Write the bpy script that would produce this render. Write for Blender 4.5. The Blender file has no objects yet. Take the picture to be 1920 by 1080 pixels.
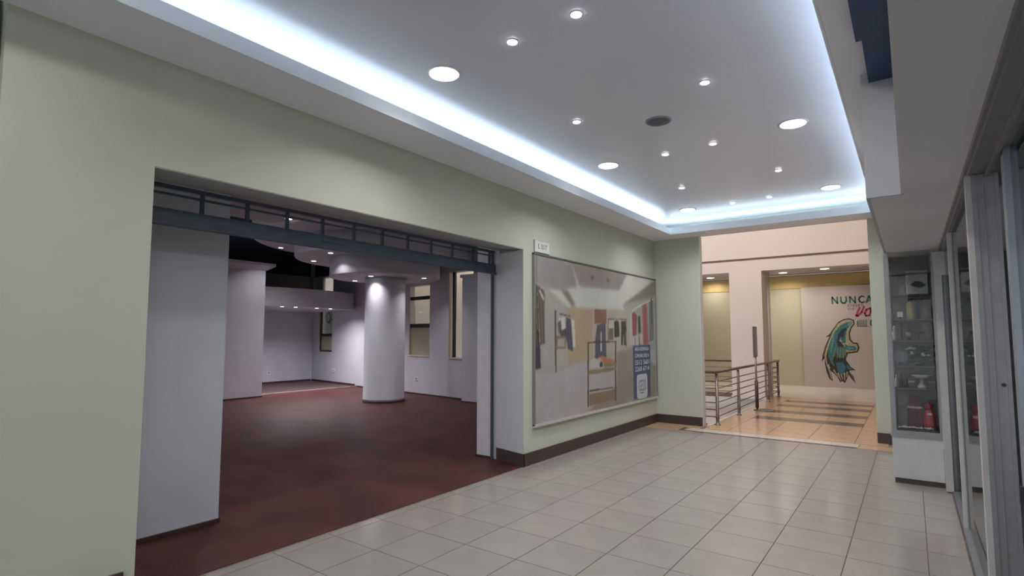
import bpy, bmesh, math, random
from mathutils import Vector, Matrix
random.seed(7)
C = bpy.context.scene.collection
SC = bpy.context.scene
# ---------------------------------------------------------------- camera
cam_d = bpy.data.cameras.new('camera'); cam = bpy.data.objects.new('camera', cam_d); C.objects.link(cam)
YAW, PITCH = -0.628, 0.075
F = Vector((math.sin(YAW)*math.cos(PITCH), math.cos(YAW)*math.cos(PITCH), math.sin(PITCH)))
R_ = Vector((math.cos(YAW), -math.sin(YAW), 0)); U_ = R_.cross(F)
cam.matrix_world = Matrix(((R_.x, U_.x, -F.x, 0), (R_.y, U_.y, -F.y, 0), (R_.z, U_.z, -F.z, 1.5), (0, 0, 0, 1)))
cam_d.sensor_width = 36; cam_d.sensor_fit = 'HORIZONTAL'
cam_d.lens = 1020.8/1920*36
cam_d.shift_x = -(964.8-960)/1920; cam_d.shift_y = (554-540)/1920
cam_d.clip_start = .02; cam_d.clip_end = 200
SC.camera = cam
# ---------------------------------------------------------------- world, exposure
w = bpy.data.worlds.new('world'); SC.world = w; w.use_nodes = True
w.node_tree.nodes['Background'].inputs[0].default_value = (.90, .94, 1.0, 1)
w.node_tree.nodes['Background'].inputs[1].default_value = 1.6  # even fill light, let in at the open corridor end
SC.view_settings.view_transform = 'Standard'; SC.view_settings.look = 'None'
SC.view_settings.gamma = 1; SC.view_settings.use_curve_mapping = False
SC.view_settings.exposure = 0.0
def area(name, loc, sx, sy, power, col, rot=(0, 0, 0), shape='RECTANGLE', spread=180):
    l = bpy.data.lights.new(name, 'AREA'); l.shape = shape; l.size = sx; l.size_y = sy
    l.energy = power; l.color = col; l.spread = math.radians(spread)
    o = bpy.data.objects.new(name, l); C.objects.link(o); o.location = loc; o.rotation_euler = rot
    return o
UP = (math.pi, 0, 0)
portal = area('fill_portal', (-.5, -2.6, 1.6), 8.4, 3.2, 1, (1, 1, 1), (math.radians(90), 0, 0)); portal.data.cycles.is_portal = True   # samples the added world fill light entering the unseen open end
COOL = (.66, .84, 1.0); NEUT = (1, .97, .93); WARM = (1, .90, .80)
# cove strip lights lie in the trough behind the lip and shine up on the raised ceiling
area('cove_light', (-3.40, 3.2, 3.298), .05, 11.6, 13, COOL, (0, math.radians(250), 0))
area('cove_light', (-.13, 3.2, 3.298), .05, 11.6, 14, COOL, (0, math.radians(108), 0))
area('cove_light', (-1.77, 9.07, 3.298), 3.0, .05, 5, COOL, (math.radians(235), 0, 0))
# atrium: unseen area light added over the void to brighten it
area('atrium_fill', (-9.5, 10.9, 5.6), 18.0, 2.0, 600, (1, .95, .92), (math.radians(38), 0, 0))
# ---------------------------------------------------------------- materials
MATS = {}
def mat(name, col, rough=.6, metal=0, noise=.06, scale=6, bump=0, bscale=60, emit=0, spec=.5, alpha=None, coat=0):
    if name in MATS: return MATS[name]
    m = bpy.data.materials.new(name); m.use_nodes = True; nt = m.node_tree; b = nt.nodes['Principled BSDF']
    c = (*col, 1)
    b.inputs['Base Color'].default_value = c; b.inputs['Roughness'].default_value = rough
    b.inputs['Metallic'].default_value = metal; b.inputs['Specular IOR Level'].default_value = spec
    b.inputs['Coat Weight'].default_value = coat; b.inputs['Coat Roughness'].default_value = .1
    tc = nt.nodes.new('ShaderNodeTexCoord')
    if noise:
        n = nt.nodes.new('ShaderNodeTexNoise'); n.inputs['Scale'].default_value = scale; n.inputs['Detail'].default_value = 5
        nt.links.new(tc.outputs['Object'], n.inputs['Vector'])
        r = nt.nodes.new('ShaderNodeMapRange'); r.inputs['To Min'].default_value = 1-noise; r.inputs['To Max'].default_value = 1+noise
        r.inputs['From Min'].default_value = .3; r.inputs['From Max'].default_value = .7
        nt.links.new(n.outputs['Fac'], r.inputs['Value'])
        x = nt.nodes.new('ShaderNodeMix'); x.data_type = 'RGBA'; x.blend_type = 'MULTIPLY'; x.inputs[0].default_value = 1
        x.inputs[6].default_value = c; nt.links.new(r.outputs[0], x.inputs[7]); nt.links.new(x.outputs[2], b.inputs['Base Color'])
    if bump:
        n2 = nt.nodes.new('ShaderNodeTexNoise'); n2.inputs['Scale'].default_value = bscale; n2.inputs['Detail'].default_value = 3
        nt.links.new(tc.outputs['Object'], n2.inputs['Vector'])
        bp = nt.nodes.new('ShaderNodeBump'); bp.inputs['Strength'].default_value = bump; bp.inputs['Distance'].default_value = .004
        nt.links.new(n2.outputs['Fac'], bp.inputs['Height']); nt.links.new(bp.outputs[0], b.inputs['Normal'])
    if emit:
        b.inputs['Emission Color'].default_value = c; b.inputs['Emission Strength'].default_value = emit
    if alpha is not None: b.inputs['Alpha'].default_value = alpha
    MATS[name] = m; return m
def glass(name, tint=(.95, .95, .94), rough=0.0, ior=1.5):
    m = bpy.data.materials.new(name); m.use_nodes = True; nt = m.node_tree; nt.nodes.clear()
    o = nt.nodes.new('ShaderNodeOutputMaterial'); mx = nt.nodes.new('ShaderNodeMixShader')
    t = nt.nodes.new('ShaderNodeBsdfTransparent'); g = nt.nodes.new('ShaderNodeBsdfGlossy'); f = nt.nodes.new('ShaderNodeFresnel')
    t.inputs[0].default_value = (*tint, 1); g.inputs['Roughness'].default_value = rough; geo = nt.nodes.new('ShaderNodeNewGeometry'); ma = nt.nodes.new('ShaderNodeMath'); ma.operation = 'MULTIPLY_ADD'
    ma.inputs[1].default_value = 1/ior-ior; ma.inputs[2].default_value = ior
    nt.links.new(geo.outputs['Backfacing'], ma.inputs[0]); nt.links.new(ma.outputs[0], f.inputs[0])
    nt.links.new(f.outputs[0], mx.inputs[0]); nt.links.new(t.outputs[0], mx.inputs[1]); nt.links.new(g.outputs[0], mx.inputs[2])
    nt.links.new(mx.outputs[0], o.inputs[0]); return m
wall_paint = mat('wall_paint', (.50, .515, .42), .55, noise=.03, scale=1.5, bump=.05)
far_paint = mat('pier_paint', (.52, .54, .45), .6, noise=.03, scale=1.5)
ceil_paint = mat('ceiling_paint', (.82, .86, .97), .28, noise=.02, scale=1, spec=.6)
soffit_paint = mat('soffit_paint', (.74, .74, .76), .6, noise=.04, scale=1.2)
tray_paint = mat('tray_soffit_paint', (.85, .86, .92), .6, noise=.03, scale=1.2)
lip_paint = mat('lip_paint', (.80, .85, .87), .5, noise=.02)
bulk_paint = mat('bulkhead_paint', (.47, .48, .50), .6, noise=.03, scale=2)
white_paint = mat('shop_white_paint', (.54, .55, .60), .6, noise=.05, scale=1.5, bump=.08)
jamb_paint = mat('jamb_paint', (.62, .62, .64), .5, noise=.04, scale=2)
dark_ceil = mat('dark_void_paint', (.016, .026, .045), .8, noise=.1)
grey_paint = mat('shop_grey_paint', (.26, .26, .27), .7, noise=.05)
base_m = mat('brown_skirting', (.055, .035, .032), .4, noise=.2, scale=12)
steel_dark = mat('navy_painted_steel', (.060, .082, .11), .45, noise=.15, scale=9)
tile_m = mat('floor_tile', (.305, .280, .258), .16, noise=.05, scale=3, spec=.6)
tile_ms = [tile_m, mat('floor_tile_b', (.297, .275, .256), .18, noise=.06, scale=3, spec=.6), mat('floor_tile_c', (.315, .285, .262), .15, noise=.05, scale=4, spec=.6)]
grout = mat('grout', (.17, .14, .12), .9, noise=.2, scale=20)
tan_m = mat('tan_marble', (.56, .37, .24), .18, noise=.14, scale=9, spec=.5)
stripe_m = mat('brown_marble', (.16, .105, .085), .2, noise=.2, scale=8)
cream_m = mat('cream_marble', (.62, .54, .48), .2, noise=.08, scale=6)
darkline = mat('dark_marble', (.10, .085, .08), .25, noise=.2)
peach = mat('peach_paint', (.64, .55, .50), .7, noise=.02, scale=1)
beige = mat('beige_paint', (.50, .46, .34), .7, noise=.03, scale=1)
yellow_b = mat('yellow_wash_paint', (.55, .42, .18), .7, noise=.05)  # wall-wash light put into the colour of the gallery's top band
mural_m = mat('mural_panel_paint', (.50, .44, .41), .7, noise=.02, scale=1)
alum = mat('aluminium', (.28, .28, .29), .42, metal=.5, noise=.08, scale=14, bump=.05)
alum_w = mat('white_aluminium', (.52, .51, .50), .45, noise=.06, scale=8)
steel = mat('brushed_steel', (.22, .18, .16), .35, metal=.7, noise=.1, scale=20)
wood_rail = mat('dark_wood_handrail', (.13, .065, .045), .35, noise=.25, scale=15)
glass_m = glass('clear_glass', ior=1.3); glass_t = glass('tinted_glass', (.62, .68, .68))
lamp_on = mat('lamp_lens', (1, .99, 1), .5, noise=0, emit=14)
lamp_spot = mat('spot_lens', (1, .97, 1), .5, noise=0, emit=22)
lamp_warm = mat('warm_lens', (1, .93, .86), .5, noise=0, emit=9)
lamp_shop = mat('shop_lens', (1, .95, .92), .5, noise=0, emit=9)
led_m = mat('led_strip', (.8, .93, 1), .5, noise=0, emit=6)
ring_m = mat('white_trim', (.7, .7, .72), .4, noise=0)
black_m = mat('black_plastic', (.02, .02, .022), .4, noise=.1)
# ---------------------------------------------------------------- helpers
ORG = {}
def bx(bm, x0, x1, y0, y1, z0, z1):
    vs = [bm.verts.new((x, y, z)) for z in (z0, z1) for x, y in ((x0, y0), (x1, y0), (x1, y1), (x0, y1))]
    for f in ((0, 3, 2, 1), (4, 5, 6, 7), (0, 1, 5, 4), (1, 2, 6, 5), (2, 3, 7, 6), (3, 0, 4, 7)): bm.faces.new([vs[i] for i in f])
    return bm
def box(*a):
    return bx(bmesh.new(), *a)
def prism(poly, z0, z1, bm=None, axis='z'):
    bm = bm or bmesh.new()
    def P(u, v, h): return {'z': (u, v, h), 'x': (h, u, v), 'y': (u, h, v)}[axis]
    a = [bm.verts.new(P(u, v, z0)) for u, v in poly]; b = [bm.verts.new(P(u, v, z1)) for u, v in poly]
    n = len(poly); fs = [bm.faces.new(a[::-1]), bm.faces.new(b)]
    for i in range(n): fs.append(bm.faces.new((a[i], a[(i+1) % n], b[(i+1) % n], b[i])))
    bmesh.ops.recalc_face_normals(bm, faces=fs); return bm
def lathe(prof, cx=0, cy=0, n=32, bm=None):
    bm = bm or bmesh.new(); rings = []
    for r, z in prof:
        rings.append([bm.verts.new((cx+r*math.cos(2*math.pi*i/n), cy+r*math.sin(2*math.pi*i/n), z)) for i in range(n)])
    for a, b in zip(rings, rings[1:]):
        for i in range(n):
            f = bm.faces.new((a[i], a[(i+1) % n], b[(i+1) % n], b[i])); f.smooth = True
    bm.faces.new(rings[0][::-1]); bm.faces.new(rings[-1]); return bm
def tube(p, q, r, n=10, bm=None):
    bm = bm or bmesh.new(); p = Vector(p); q = Vector(q); d = (q-p).normalized()
    a = d.orthogonal().normalized(); b = d.cross(a)
    A = [bm.verts.new(p+r*(math.cos(2*math.pi*i/n)*a+math.sin(2*math.pi*i/n)*b)) for i in range(n)]
    B = [bm.verts.new(q+r*(math.cos(2*math.pi*i/n)*a+math.sin(2*math.pi*i/n)*b)) for i in range(n)]
    for i in range(n):
        f = bm.faces.new((A[i], A[(i+1) % n], B[(i+1) % n], B[i])); f.smooth = True
    bm.faces.new(A[::-1]); bm.faces.new(B); return bm
def sphere(c, r, bm=None, sx=1, sy=1, sz=1, sub=2):
    bm = bm or bmesh.new(); g = bmesh.ops.create_icosphere(bm, subdivisions=sub, radius=r)
    for v in g['verts']: v.co = Vector((v.co.x*sx, v.co.y*sy, v.co.z*sz))+Vector(c)
    for f in bm.faces: f.smooth = True
    return bm
def obj(name, bm, m, parent=None, bevel=0):
    xs = [v.co for v in bm.verts]
    lo = Vector([min(v[i] for v in xs) for i in range(3)]); hi = Vector([max(v[i] for v in xs) for i in range(3)])
    o0 = Vector(((lo.x+hi.x)/2, (lo.y+hi.y)/2, lo.z))
    bmesh.ops.recalc_face_normals(bm, faces=bm.faces[:])
    for v in bm.verts: v.co -= o0
    if bevel:
        bmesh.ops.bevel(bm, geom=[e for e in bm.edges], offset=bevel, segments=1, affect='EDGES')
    me = bpy.data.meshes.new(name); bm.to_mesh(me); bm.free()
    for k in (m if isinstance(m, list) else [m]): me.materials.append(k)
    o = bpy.data.objects.new(name, me); C.objects.link(o)
    o.location = o0-(ORG[parent.name] if parent else Vector((0, 0, 0)))
    o.parent = parent; ORG[o.name] = o0; return o
def thing(name, label, cat, loc, group=None):
    o = bpy.data.objects.new(name, None); C.objects.link(o); o.location = loc; ORG[o.name] = Vector(loc)
    o.empty_display_size = .1
    return tag(o, label, cat, group)
def tag(o, label, cat, group=None):
    o['label'] = label; o['category'] = cat
    if group: o['group'] = group
    return o
def struct(name, bm, m, parent=None):
    o = obj(name, bm, m, parent)
    if not parent: o['kind'] = 'structure'
    return o
def inst(o, name, loc, parent):
    c = o.copy(); c.name = name; C.objects.link(c); c.parent = parent
    ORG[c.name] = Vector(loc); c.location = Vector(loc)-ORG[parent.name]; return c
def layered(polys):
    # flat print: each patch lies one thin coat above the patches it covers
    out = []
    for pts in polys:
        us = [p[0] for p in pts]; vs = [p[1] for p in pts]; b = (min(us), max(us), min(vs), max(vs)); L = 0
        for q, l in out:
            if q[0] < b[1] and b[0] < q[1] and q[2] < b[3] and b[2] < q[3]: L = max(L, l+1)
        out.append((b, L))
    return [l for _, l in out]
def patch(bm, pts, mi=0):
    from mathutils.geometry import tessellate_polygon
    vs = [bm.verts.new(p) for p in pts]
    for tri in tessellate_polygon([[Vector(p) for p in pts]]):
        try: bm.faces.new([vs[i] for i in tri]).material_index = mi
        except ValueError: pass
def text(body, loc, size, m, parent, axis='x', depth=.002, name='lettering', sx=1, font_shear=0, spacing=1.0):
    cu = bpy.data.curves.new('t', 'FONT'); cu.body = body; cu.size = size; cu.extrude = depth; cu.resolution_u = 3
    cu.shear = font_shear; cu.space_character = spacing; cu.offset = 0
    to = bpy.data.objects.new('t', cu); C.objects.link(to)
    me = bpy.data.meshes.new_from_object(to.evaluated_get(bpy.context.evaluated_depsgraph_get()))
    bpy.data.objects.remove(to); bpy.data.curves.remove(cu)
    me.name = name
    for v in me.vertices:
        u, h, d = v.co.x*sx, v.co.y, v.co.z
        v.co = Vector((d, u, h)) if axis == 'x' else Vector((u, -d, h))   # 'x': on a wall facing +X, reading along +Y
    me.materials.clear(); me.materials.append(m)
    o = bpy.data.objects.new(name, me); C.objects.link(o); o.parent = parent
    o.location = Vector(loc)-ORG[parent.name]; ORG[o.name] = Vector(loc); o['kind'] = 'stuff'; return o
# ================================================================ SETTING
W = -3.678                       # plane of the left wall
ZS, ZC, ZL = 3.208, 3.45, 2.386  # soffit, raised ceiling, low soffit
# ---- corridor floor: slab + individual tiles
floor = struct('floor', box(-3.70, 2.8, -2.6, 8.72, -.12, -.004), grout)
protos = []
for k in range(3):
    bm = box(-.2222, .2222, -.2222, .2222, -.0035, .001)
    protos.append(obj('tile', bm, tile_ms[k], floor)); 
first = {0: True, 1: True, 2: True}
TX, TY = -1.772, 3.524
def place_tile(x0, x1, y0, y1):
    k = random.choice((0, 0, 1, 2)); c = Vector(((x0+x1)/2, (y0+y1)/2, 0))
    if abs(x1-x0-.45) < 1e-3 and abs(y1-y0-.45) < 1e-3:
        z = c+Vector((0, 0, -.0035))
        if first[k]:
            first[k] = False; protos[k].location = z-ORG[floor.name]
        else:
            o = protos[k].copy(); C.objects.link(o); o.parent = floor; o.location = z-ORG[floor.name]
    else:
        obj('tile', box(x0+.0028, x1-.0028, y0+.0028, y1-.0028, -.0035, .001), tile_ms[k], floor)
xs = [-3.665]+[TX+.45*k for k in range(-4, 5)]+[.26]
ys = [-2.6]+[TY+.45*k for k in range(-13, 12)]+[8.70]
for i in range(len(xs)-1):
    for j in range(len(ys)-1):
        if xs[i+1]-xs[i] > .03 and ys[j+1]-ys[j] > .03: place_tile(xs[i], xs[i+1], ys[j], ys[j+1])
# ---- left wall, pierced by the shop opening
Y0, Y1, HT = 1.34, 5.242, 2.533
XI = -4.22
struct('wall_left', box(XI, W, .635, Y0, 0, 3.5), wall_paint)
struct('wall_left', prism([(W, HT), (W, 3.5), (XI, 3.5), (XI, 2.60)], Y0, Y1+.14, axis='y'), wall_paint)
struct('wall_left', prism([(W, Y1), (W, 9.335), (XI, 9.335), (XI, Y1+.14)], 0, HT), wall_paint)
struct('wall_left', box(XI, W, Y1+.14, 9.335, HT, 3.5), wall_paint)
struct('trim_1', prism([(W-.004, Y1-.003), (XI+.002, Y1+.134), (XI+.002, Y1+.138), (W-.004, Y1+.001)], .0, HT-.007), jamb_paint)
struct('trim_1', prism([(XI+.10, Y1+.12), (XI+.002, Y1+.134), (XI+.002, Y1+.138), (XI+.10, Y1+.124)], HT-.006, 2.575), jamb_paint)
struct('trim_2', prism([(W-.004, HT-.006), (W-.004, HT-.001), (XI+.002, 2.598), (XI+.002, 2.590)], Y0, Y1+.1, axis='y'), mat('lintel_paint', (.40, .40, .41), .6))
struct('baseboard_left', box(W, W+.016, .64, Y0-.06, .001, .17), base_m)
struct('baseboard_left', box(W, W+.016, Y1-.016, 9.334, .001, .145), base_m)
struct('baseboard_left', prism([(W+.016, Y1-.018), (W, Y1-.018), (XI+.06, Y1+.105), (XI+.06, Y1+.12), (W+.016, Y1-.001)], .001, .145), base_m)
# dark shopfront panel past the near end of the left wall
struct('wall_near', box(-4.6, -3.74, -2.6, .60, 0, 3.5), mat('slate_blue_panel', (.10, .12, .14), .4))
# ---- transverse wall with the atrium opening
XP, XQ, YC = -2.882, -.445, 9.335
struct('wall_far', box(XI, XP, YC, YC+.10, 0, 3.5), far_paint)
struct('wall_far', box(XQ, 3.0, YC, YC+.10, 0, 3.5), far_paint)
struct('wall_far', box(XP, XQ, YC, YC+.10, ZS+.01, 3.5), far_paint)
struct('baseboard_far', box(W+.016, XP+.0, YC-.016, YC, .001, .145), base_m)
struct('baseboard_far', box(XQ, .2, YC-.016, YC, .001, .145), base_m)
struct('trim_3', box(XP-.001, XP+.012, YC-.004, YC+.14, .0, ZS), mat('white_corner_bead', (.62, .62, .60), .5))
# ---- ceiling: raised tray, soffit around it, lip of the light cove
XF, XB, YF = -3.22, -.316, 8.89
ceiling = struct('ceiling', box(-3.69, .2, -2.6, 9.33, ZC, ZC+.05), ceil_paint)
struct('ceiling', box(W, XF, -2.6, 9.335, ZS, ZS+.03), tray_paint)
struct('ceiling', box(XB, 0.25, -2.6, 9.335, ZS, ZS+.03), tray_paint)
struct('ceiling', box(XF, XB, YF, 9.335, ZS, ZS+.03), tray_paint)
struct('trim_4', prism([(XF+.02, ZS-.001), (XF+.02, ZS+.004), (XF+.005, ZS+.112), (XF-.01, ZS+.112), (XF-.0, ZS+.031), (XF+.001, ZS-.001)], -2.6, YF-.03, axis='y'), lip_paint)
struct('trim_5', box(XB-.016, XB-.001, -2.6, YF-.017, ZS-.001, ZS+.100), lip_paint)
struct('trim_6', prism([(YF-.02, ZS-.001), (YF-.02, ZS+.004), (YF-.005, ZS+.112), (YF+.01, ZS+.112), (YF+.0, ZS+.031), (YF-.001, ZS-.001)], XF+.001, XB-.001, axis='x'), lip_paint)
for i, a in enumerate([(-3.38, -3.34, -2.5, 9.1, 3.24, 3.25), (-.19, -.15, -2.5, 9.1, 3.24, 3.25), (-3.2, -.35, 9.0, 9.04, 3.24, 3.25)]):
    tag(obj('light_strip', box(*a), led_m), ['cool white strip light hidden in the cove over the left wall', 'cool white strip light hidden in the cove on the shopfront side', 'cool white strip light in the cove over the atrium opening'][i], 'strip light', 'strip lights in the ceiling cove')
struct('wall_cove', box(.2, .25, -2.6, 9.33, ZS+.03, ZC+.05), ceil_paint)
struct('floor', box(-9, 8, -14, -2.6, -.12, -.004), tile_m)
struct('wall_back', box(-9, -4.65, -2.7, -2.6, 0, 3.5), wall_paint)
struct('wall_back', box(3.1, 8, -2.7, -2.6, 0, 3.5), wall_paint)
struct('wall_back', box(-9, 8, -2.7, -2.6, ZS, 3.6), wall_paint)
# ---- low soffit over the shopfronts and its downstand
XL, XD, YD, YE = -.012, -.195, 4.118, 6.94
struct('ceiling', prism([(XL, -2.6), (4.0, -2.6), (4.0, 9.33), (XD+.001, 9.33), (XD+.001, YD+.001), (XL, YD+.001)], ZL, ZL+.02), soffit_paint)
struct('trim_7', box(XL, XL+.02, -2.6, YD, ZL+.02, ZS), bulk_paint)
struct('trim_8', box(XD, XL+.02, YD, YD+.02, ZL-.0005, ZS), bulk_paint)
struct('trim_9', box(XD, XD+.02, YD+.02, 9.33, ZL-.0005, ZS), bulk_paint)
t = thing('blue_ceiling_panel', 'dark blue painted panels under the soffit above the shopfronts', 'panel', (-.1, 3.3, 3.14))
bl = mat('dark_blue_paint', (.014, .045, .130), .5, noise=.12, scale=5)
obj('panel', box(-.178, XL, 1.6, 3.48, 3.135, 3.207), bl, t); obj('panel', box(-.150, XL, 3.485, YD-.001, 3.14, 3.207), bl, t)
# ================================================================ SHOP INTERIOR (left)
redfloor_m = mat('dark_red_laminate', (.090, .030, .030), .45, spec=.12, noise=.22, scale=3)
def planks(m):
    nt = m.node_tree; b = nt.nodes['Principled BSDF']; tc = nt.nodes.new('ShaderNodeTexCoord')
    br = nt.nodes.new('ShaderNodeTexBrick'); br.inputs['Scale'].default_value = 1
    br.inputs['Color1'].default_value = (.092, .030, .028, 1); br.inputs['Color2'].default_value = (.075, .024, .022, 1); br.inputs['Mortar'].default_value = (.05, .02, .02, 1)
    br.inputs['Mortar Size'].default_value = .002; br.inputs['Brick Width'].default_value = 1.2; br.inputs['Row Height'].default_value = .19
    nt.links.new(tc.outputs['Object'], br.inputs['Vector'])
    n = nt.nodes.new('ShaderNodeTexNoise'); n.inputs['Scale'].default_value = 2.2; n.inputs['Detail'].default_value = 6; nt.links.new(tc.outputs['Object'], n.inputs['Vector'])
    r = nt.nodes.new('ShaderNodeMapRange'); r.inputs['From Min'].default_value = .35; r.inputs['From Max'].default_value = .65; r.inputs['To Min'].default_value = .75; r.inputs['To Max'].default_value = 1.25
    nt.links.new(n.outputs['Fac'], r.inputs['Value'])
    x = nt.nodes.new('ShaderNodeMix'); x.data_type = 'RGBA'; x.blend_type = 'MULTIPLY'; x.inputs[0].default_value = 1
    nt.links.new(br.outputs[0], x.inputs[6]); nt.links.new(r.outputs[0], x.inputs[7]); nt.links.new(x.outputs[2], b.inputs['Base Color'])
planks(redfloor_m)
struct('floor', box(-13.45, -3.70, -3, 9.1, -.1, 0), redfloor_m)
struct('floor', prism([(-13.45, 9.1), (-3.70, 9.1), (-3.70, 9.33), (-8.7, 9.84), (-13.45, 10.53)], -.1, 0), redfloor_m)
struct('floor', prism([(-16.5, 3), (-13.5, 3), (-13.5, 10.54), (-16.5, 10.98)], -.1, .02), mat('alcove_floor', (.075, .045, .045), .5, noise=.15))
struct('trim_10', box(-13.50, -13.45, 7.3, 10.53, -.1, .03), mat('white_step_nosing', (.5, .42, .42), .5))
wy = lambda x: 9.84+(-8.7-x)*.1455       # the angled side wall
def side(x0, x1, z0, z1, m=white_paint, name='wall_side', dz=0):
    struct(name, prism([(x0, wy(x0)), (x1, wy(x1)), (x1, wy(x1)+.2), (x0, wy(x0)+.2)], z0, z1), m)
HX = 4.2
side(-16.6, -15.97, 0, HX); side(-15.97, -15.08, 0, .965); side(-15.97, -15.08, 3.45, HX)
side(-15.08, -10.87, 0, HX); side(-10.87, -9.97, 0, .975); side(-10.87, -9.97, 2.84, HX); side(-9.97, -9.22, 0, HX)
side(-9.22, -8.30, 0, .955); side(-9.22, -8.30, 3.08, HX); side(-8.30, -7.9, 0, HX)
side(-7.9, -4.25, 0, HX)
struct('trim_11', prism([(-13.7, wy(-13.7)-.015), (-7.9, wy(-7.9)-.015), (-7.9, wy(-7.9)), (-13.7, wy(-13.7))], 0.001, .035), base_m)
struct('trim_12', prism([(-16.4, wy(-16.4)-.02), (-13.6, wy(-13.6)-.02), (-13.6, wy(-13.6)), (-16.4, wy(-16.4))], .021, .075), base_m)
struct('trim_13', box(-16.4, -16.38, 4, 10.9, .021, .075), base_m)
struct('wall_shop_back', box(-16.6, -16.4, 3, 10.95, 0, HX), white_paint)
struct('wall_shop_near', box(-16.6, -3.8, -3.2, -3, 0, HX), white_paint)
# ceiling over the front of the shop, dark open void behind it
struct('ceiling', box(-10.0, XI, -3, 10.2, 3.70, 3.75), mat('shop_ceiling_paint', (.42, .40, .42), .7))
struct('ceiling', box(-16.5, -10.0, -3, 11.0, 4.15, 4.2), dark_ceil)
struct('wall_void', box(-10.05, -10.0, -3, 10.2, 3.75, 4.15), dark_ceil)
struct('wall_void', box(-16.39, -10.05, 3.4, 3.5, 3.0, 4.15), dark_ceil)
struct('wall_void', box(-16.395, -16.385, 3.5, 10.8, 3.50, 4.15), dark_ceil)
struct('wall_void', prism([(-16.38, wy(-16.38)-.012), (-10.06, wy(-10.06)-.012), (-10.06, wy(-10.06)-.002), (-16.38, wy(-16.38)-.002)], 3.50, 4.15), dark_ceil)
struct('wall_void', box(-16.395, -16.385, 7.0, 10.9, 2.82, 3.49), grey_paint)
# white stub wall just inside the opening
stub = struct('wall_stub', box(-5.0, -4.60, -1.0, 2.255, 0, 3.70), white_paint)
struct('trim_14', box(-4.60, -4.585, -1.0, 2.262, 0.001, .035), base_m)
# white return behind the right jamb
struct('wall_return', box(-4.50, XI-.004, 5.385, 5.8, 0, 3.70), mat('return_paint', (.72, .71, .75), .6))
struct('trim_15', box(-4.52, XI-.01, 5.372, 5.386, .001, .02), base_m)
# pilaster by the tall window
struct('wall_pilaster', box(-8.40, -7.80, 9.50, wy(-8.4), 0, 2.86), white_paint)
struct('trim_16', box(-8.44, -7.76, 9.46, wy(-8.4), 2.86, 2.93), white_paint)
struct('trim_17', box(-8.41, -7.79, 9.49, 9.50, .001, .03), base_m)
# box column
t = thing('box_column', 'wide white box column with a flared cap left of the alcove', 'column', (-13.3, 6.2, 0))
obj('shaft', box(-13.62, -13.10, 4.9, 7.36, 0, 3.14), white_paint, t)
cp = bmesh.new()
lo = [(-13.62, 4.9), (-13.10, 4.9), (-13.10, 7.36), (-13.62, 7.36)]; hi = [(-13.72, 4.75), (-12.98, 4.75), (-12.98, 7.56), (-13.72, 7.56)]
A = [cp.verts.new((x, y, 3.14)) for x, y in lo]; B = [cp.verts.new((x, y, 3.26)) for x, y in hi]; D = [cp.verts.new((x, y, 3.33)) for x, y in hi]
for p, q in ((A, B), (B, D)):
    for i in range(4): cp.faces.new((p[i], p[(i+1) % 4], q[(i+1) % 4], q[i]))
cp.faces.new(A[::-1]); cp.faces.new(D)
obj('cap', cp, white_paint, t)
obj('base_strip', box(-13.105, -13.09, 4.9, 7.37, .0, .03), base_m, t)
# band over the alcove
ab = bmesh.new(); pts = []
for i in range(13):
    y = 7.40+3.10*i/12; pts.append((-13.66+.26*math.sin(math.pi*i/12), y))
prism(pts+[(-16.37, 10.90), (-16.37, 7.40)], 2.30, 2.80, ab)
t = thing('alcove_bulkhead', 'curved white bulkhead across the top of the back alcove', 'bulkhead', (-14.8, 9, 2.3))
obj('bulkhead', ab, white_paint, t)
obj('edge_molding', prism([(x+.02, y) for x, y in pts]+[(x-.01, y) for x, y in pts[::-1]], 2.74, 2.80), white_paint, t)
# column with three tiered discs
CX, CY = -10.03, 8.61
t = thing('round_column', 'thick round white column in the middle of the red shop floor', 'column', (CX, CY, 0))
obj('shaft', lathe([(.475, .03), (.475, .08), (.47, .085), (.462, 2.80), (.466, 2.861)], CX, CY, 64), white_paint, t)
obj('plinth', lathe([(.485, .0), (.485, .03)], CX, CY, 64), base_m, t)
t = thing('tiered_ceiling_disc', 'white stepped round ceiling canopy above the round column', 'ceiling canopy', (CX, CY, 2.86))
obj('tier', lathe([(1.25, 2.861), (1.27, 2.88), (1.27, 3.28)], CX, CY, 72), white_paint, t)
obj('tier', lathe([(2.01, 3.281), (2.03, 3.30), (2.03, 3.66)], CX, CY, 72), white_paint, t)
obj('tier', lathe([(2.87, 3.661), (2.90, 3.68), (2.90, 4.14)], CX, CY, 72), white_paint, t)
def downlight(label, x, y, z, r, lens, group, power, col=NEUT, name='ceiling_light', spread=150):
    t = thing(name, label, 'ceiling light', (x, y, z), group)
    obj('trim_ring', lathe([(r*1.22, z), (r*1.22, z-.004), (r*1.03, z-.008), (r*1.02, z-.0005)], x, y, 28), ring_m, t)
    obj('lens', lathe([(r, z-.001), (r, z-.010), (r*.8, z-.012)], x, y, 28), lens, t)
    if power: area('lamp', (x, y, z-.02), r*1.8, r*1.8, power, col, shape='DISK', spread=spread)
sh = [(-12.35, 7.30, 3.661, 'spotlight on the highest tier of the canopy, left side'),
      (-11.35, 7.55, 3.281, 'spotlight under the middle tier of the canopy, left side'),
      (-9.95, 7.02, 3.281, 'spotlight under the middle tier of the canopy, above the round column'),
      (-11.75, 8.40, 3.281, 'spotlight at the far left rim of the middle tier'),
      (-10.95, 8.43, 2.861, 'spotlight under the lowest tier left of the round column'),
      (-9.80, 7.98, 2.861, 'spotlight under the lowest tier right in front of the column'),
      (-9.15, 9.00, 2.861, 'spotlight under the lowest tier right of the column')]
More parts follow.
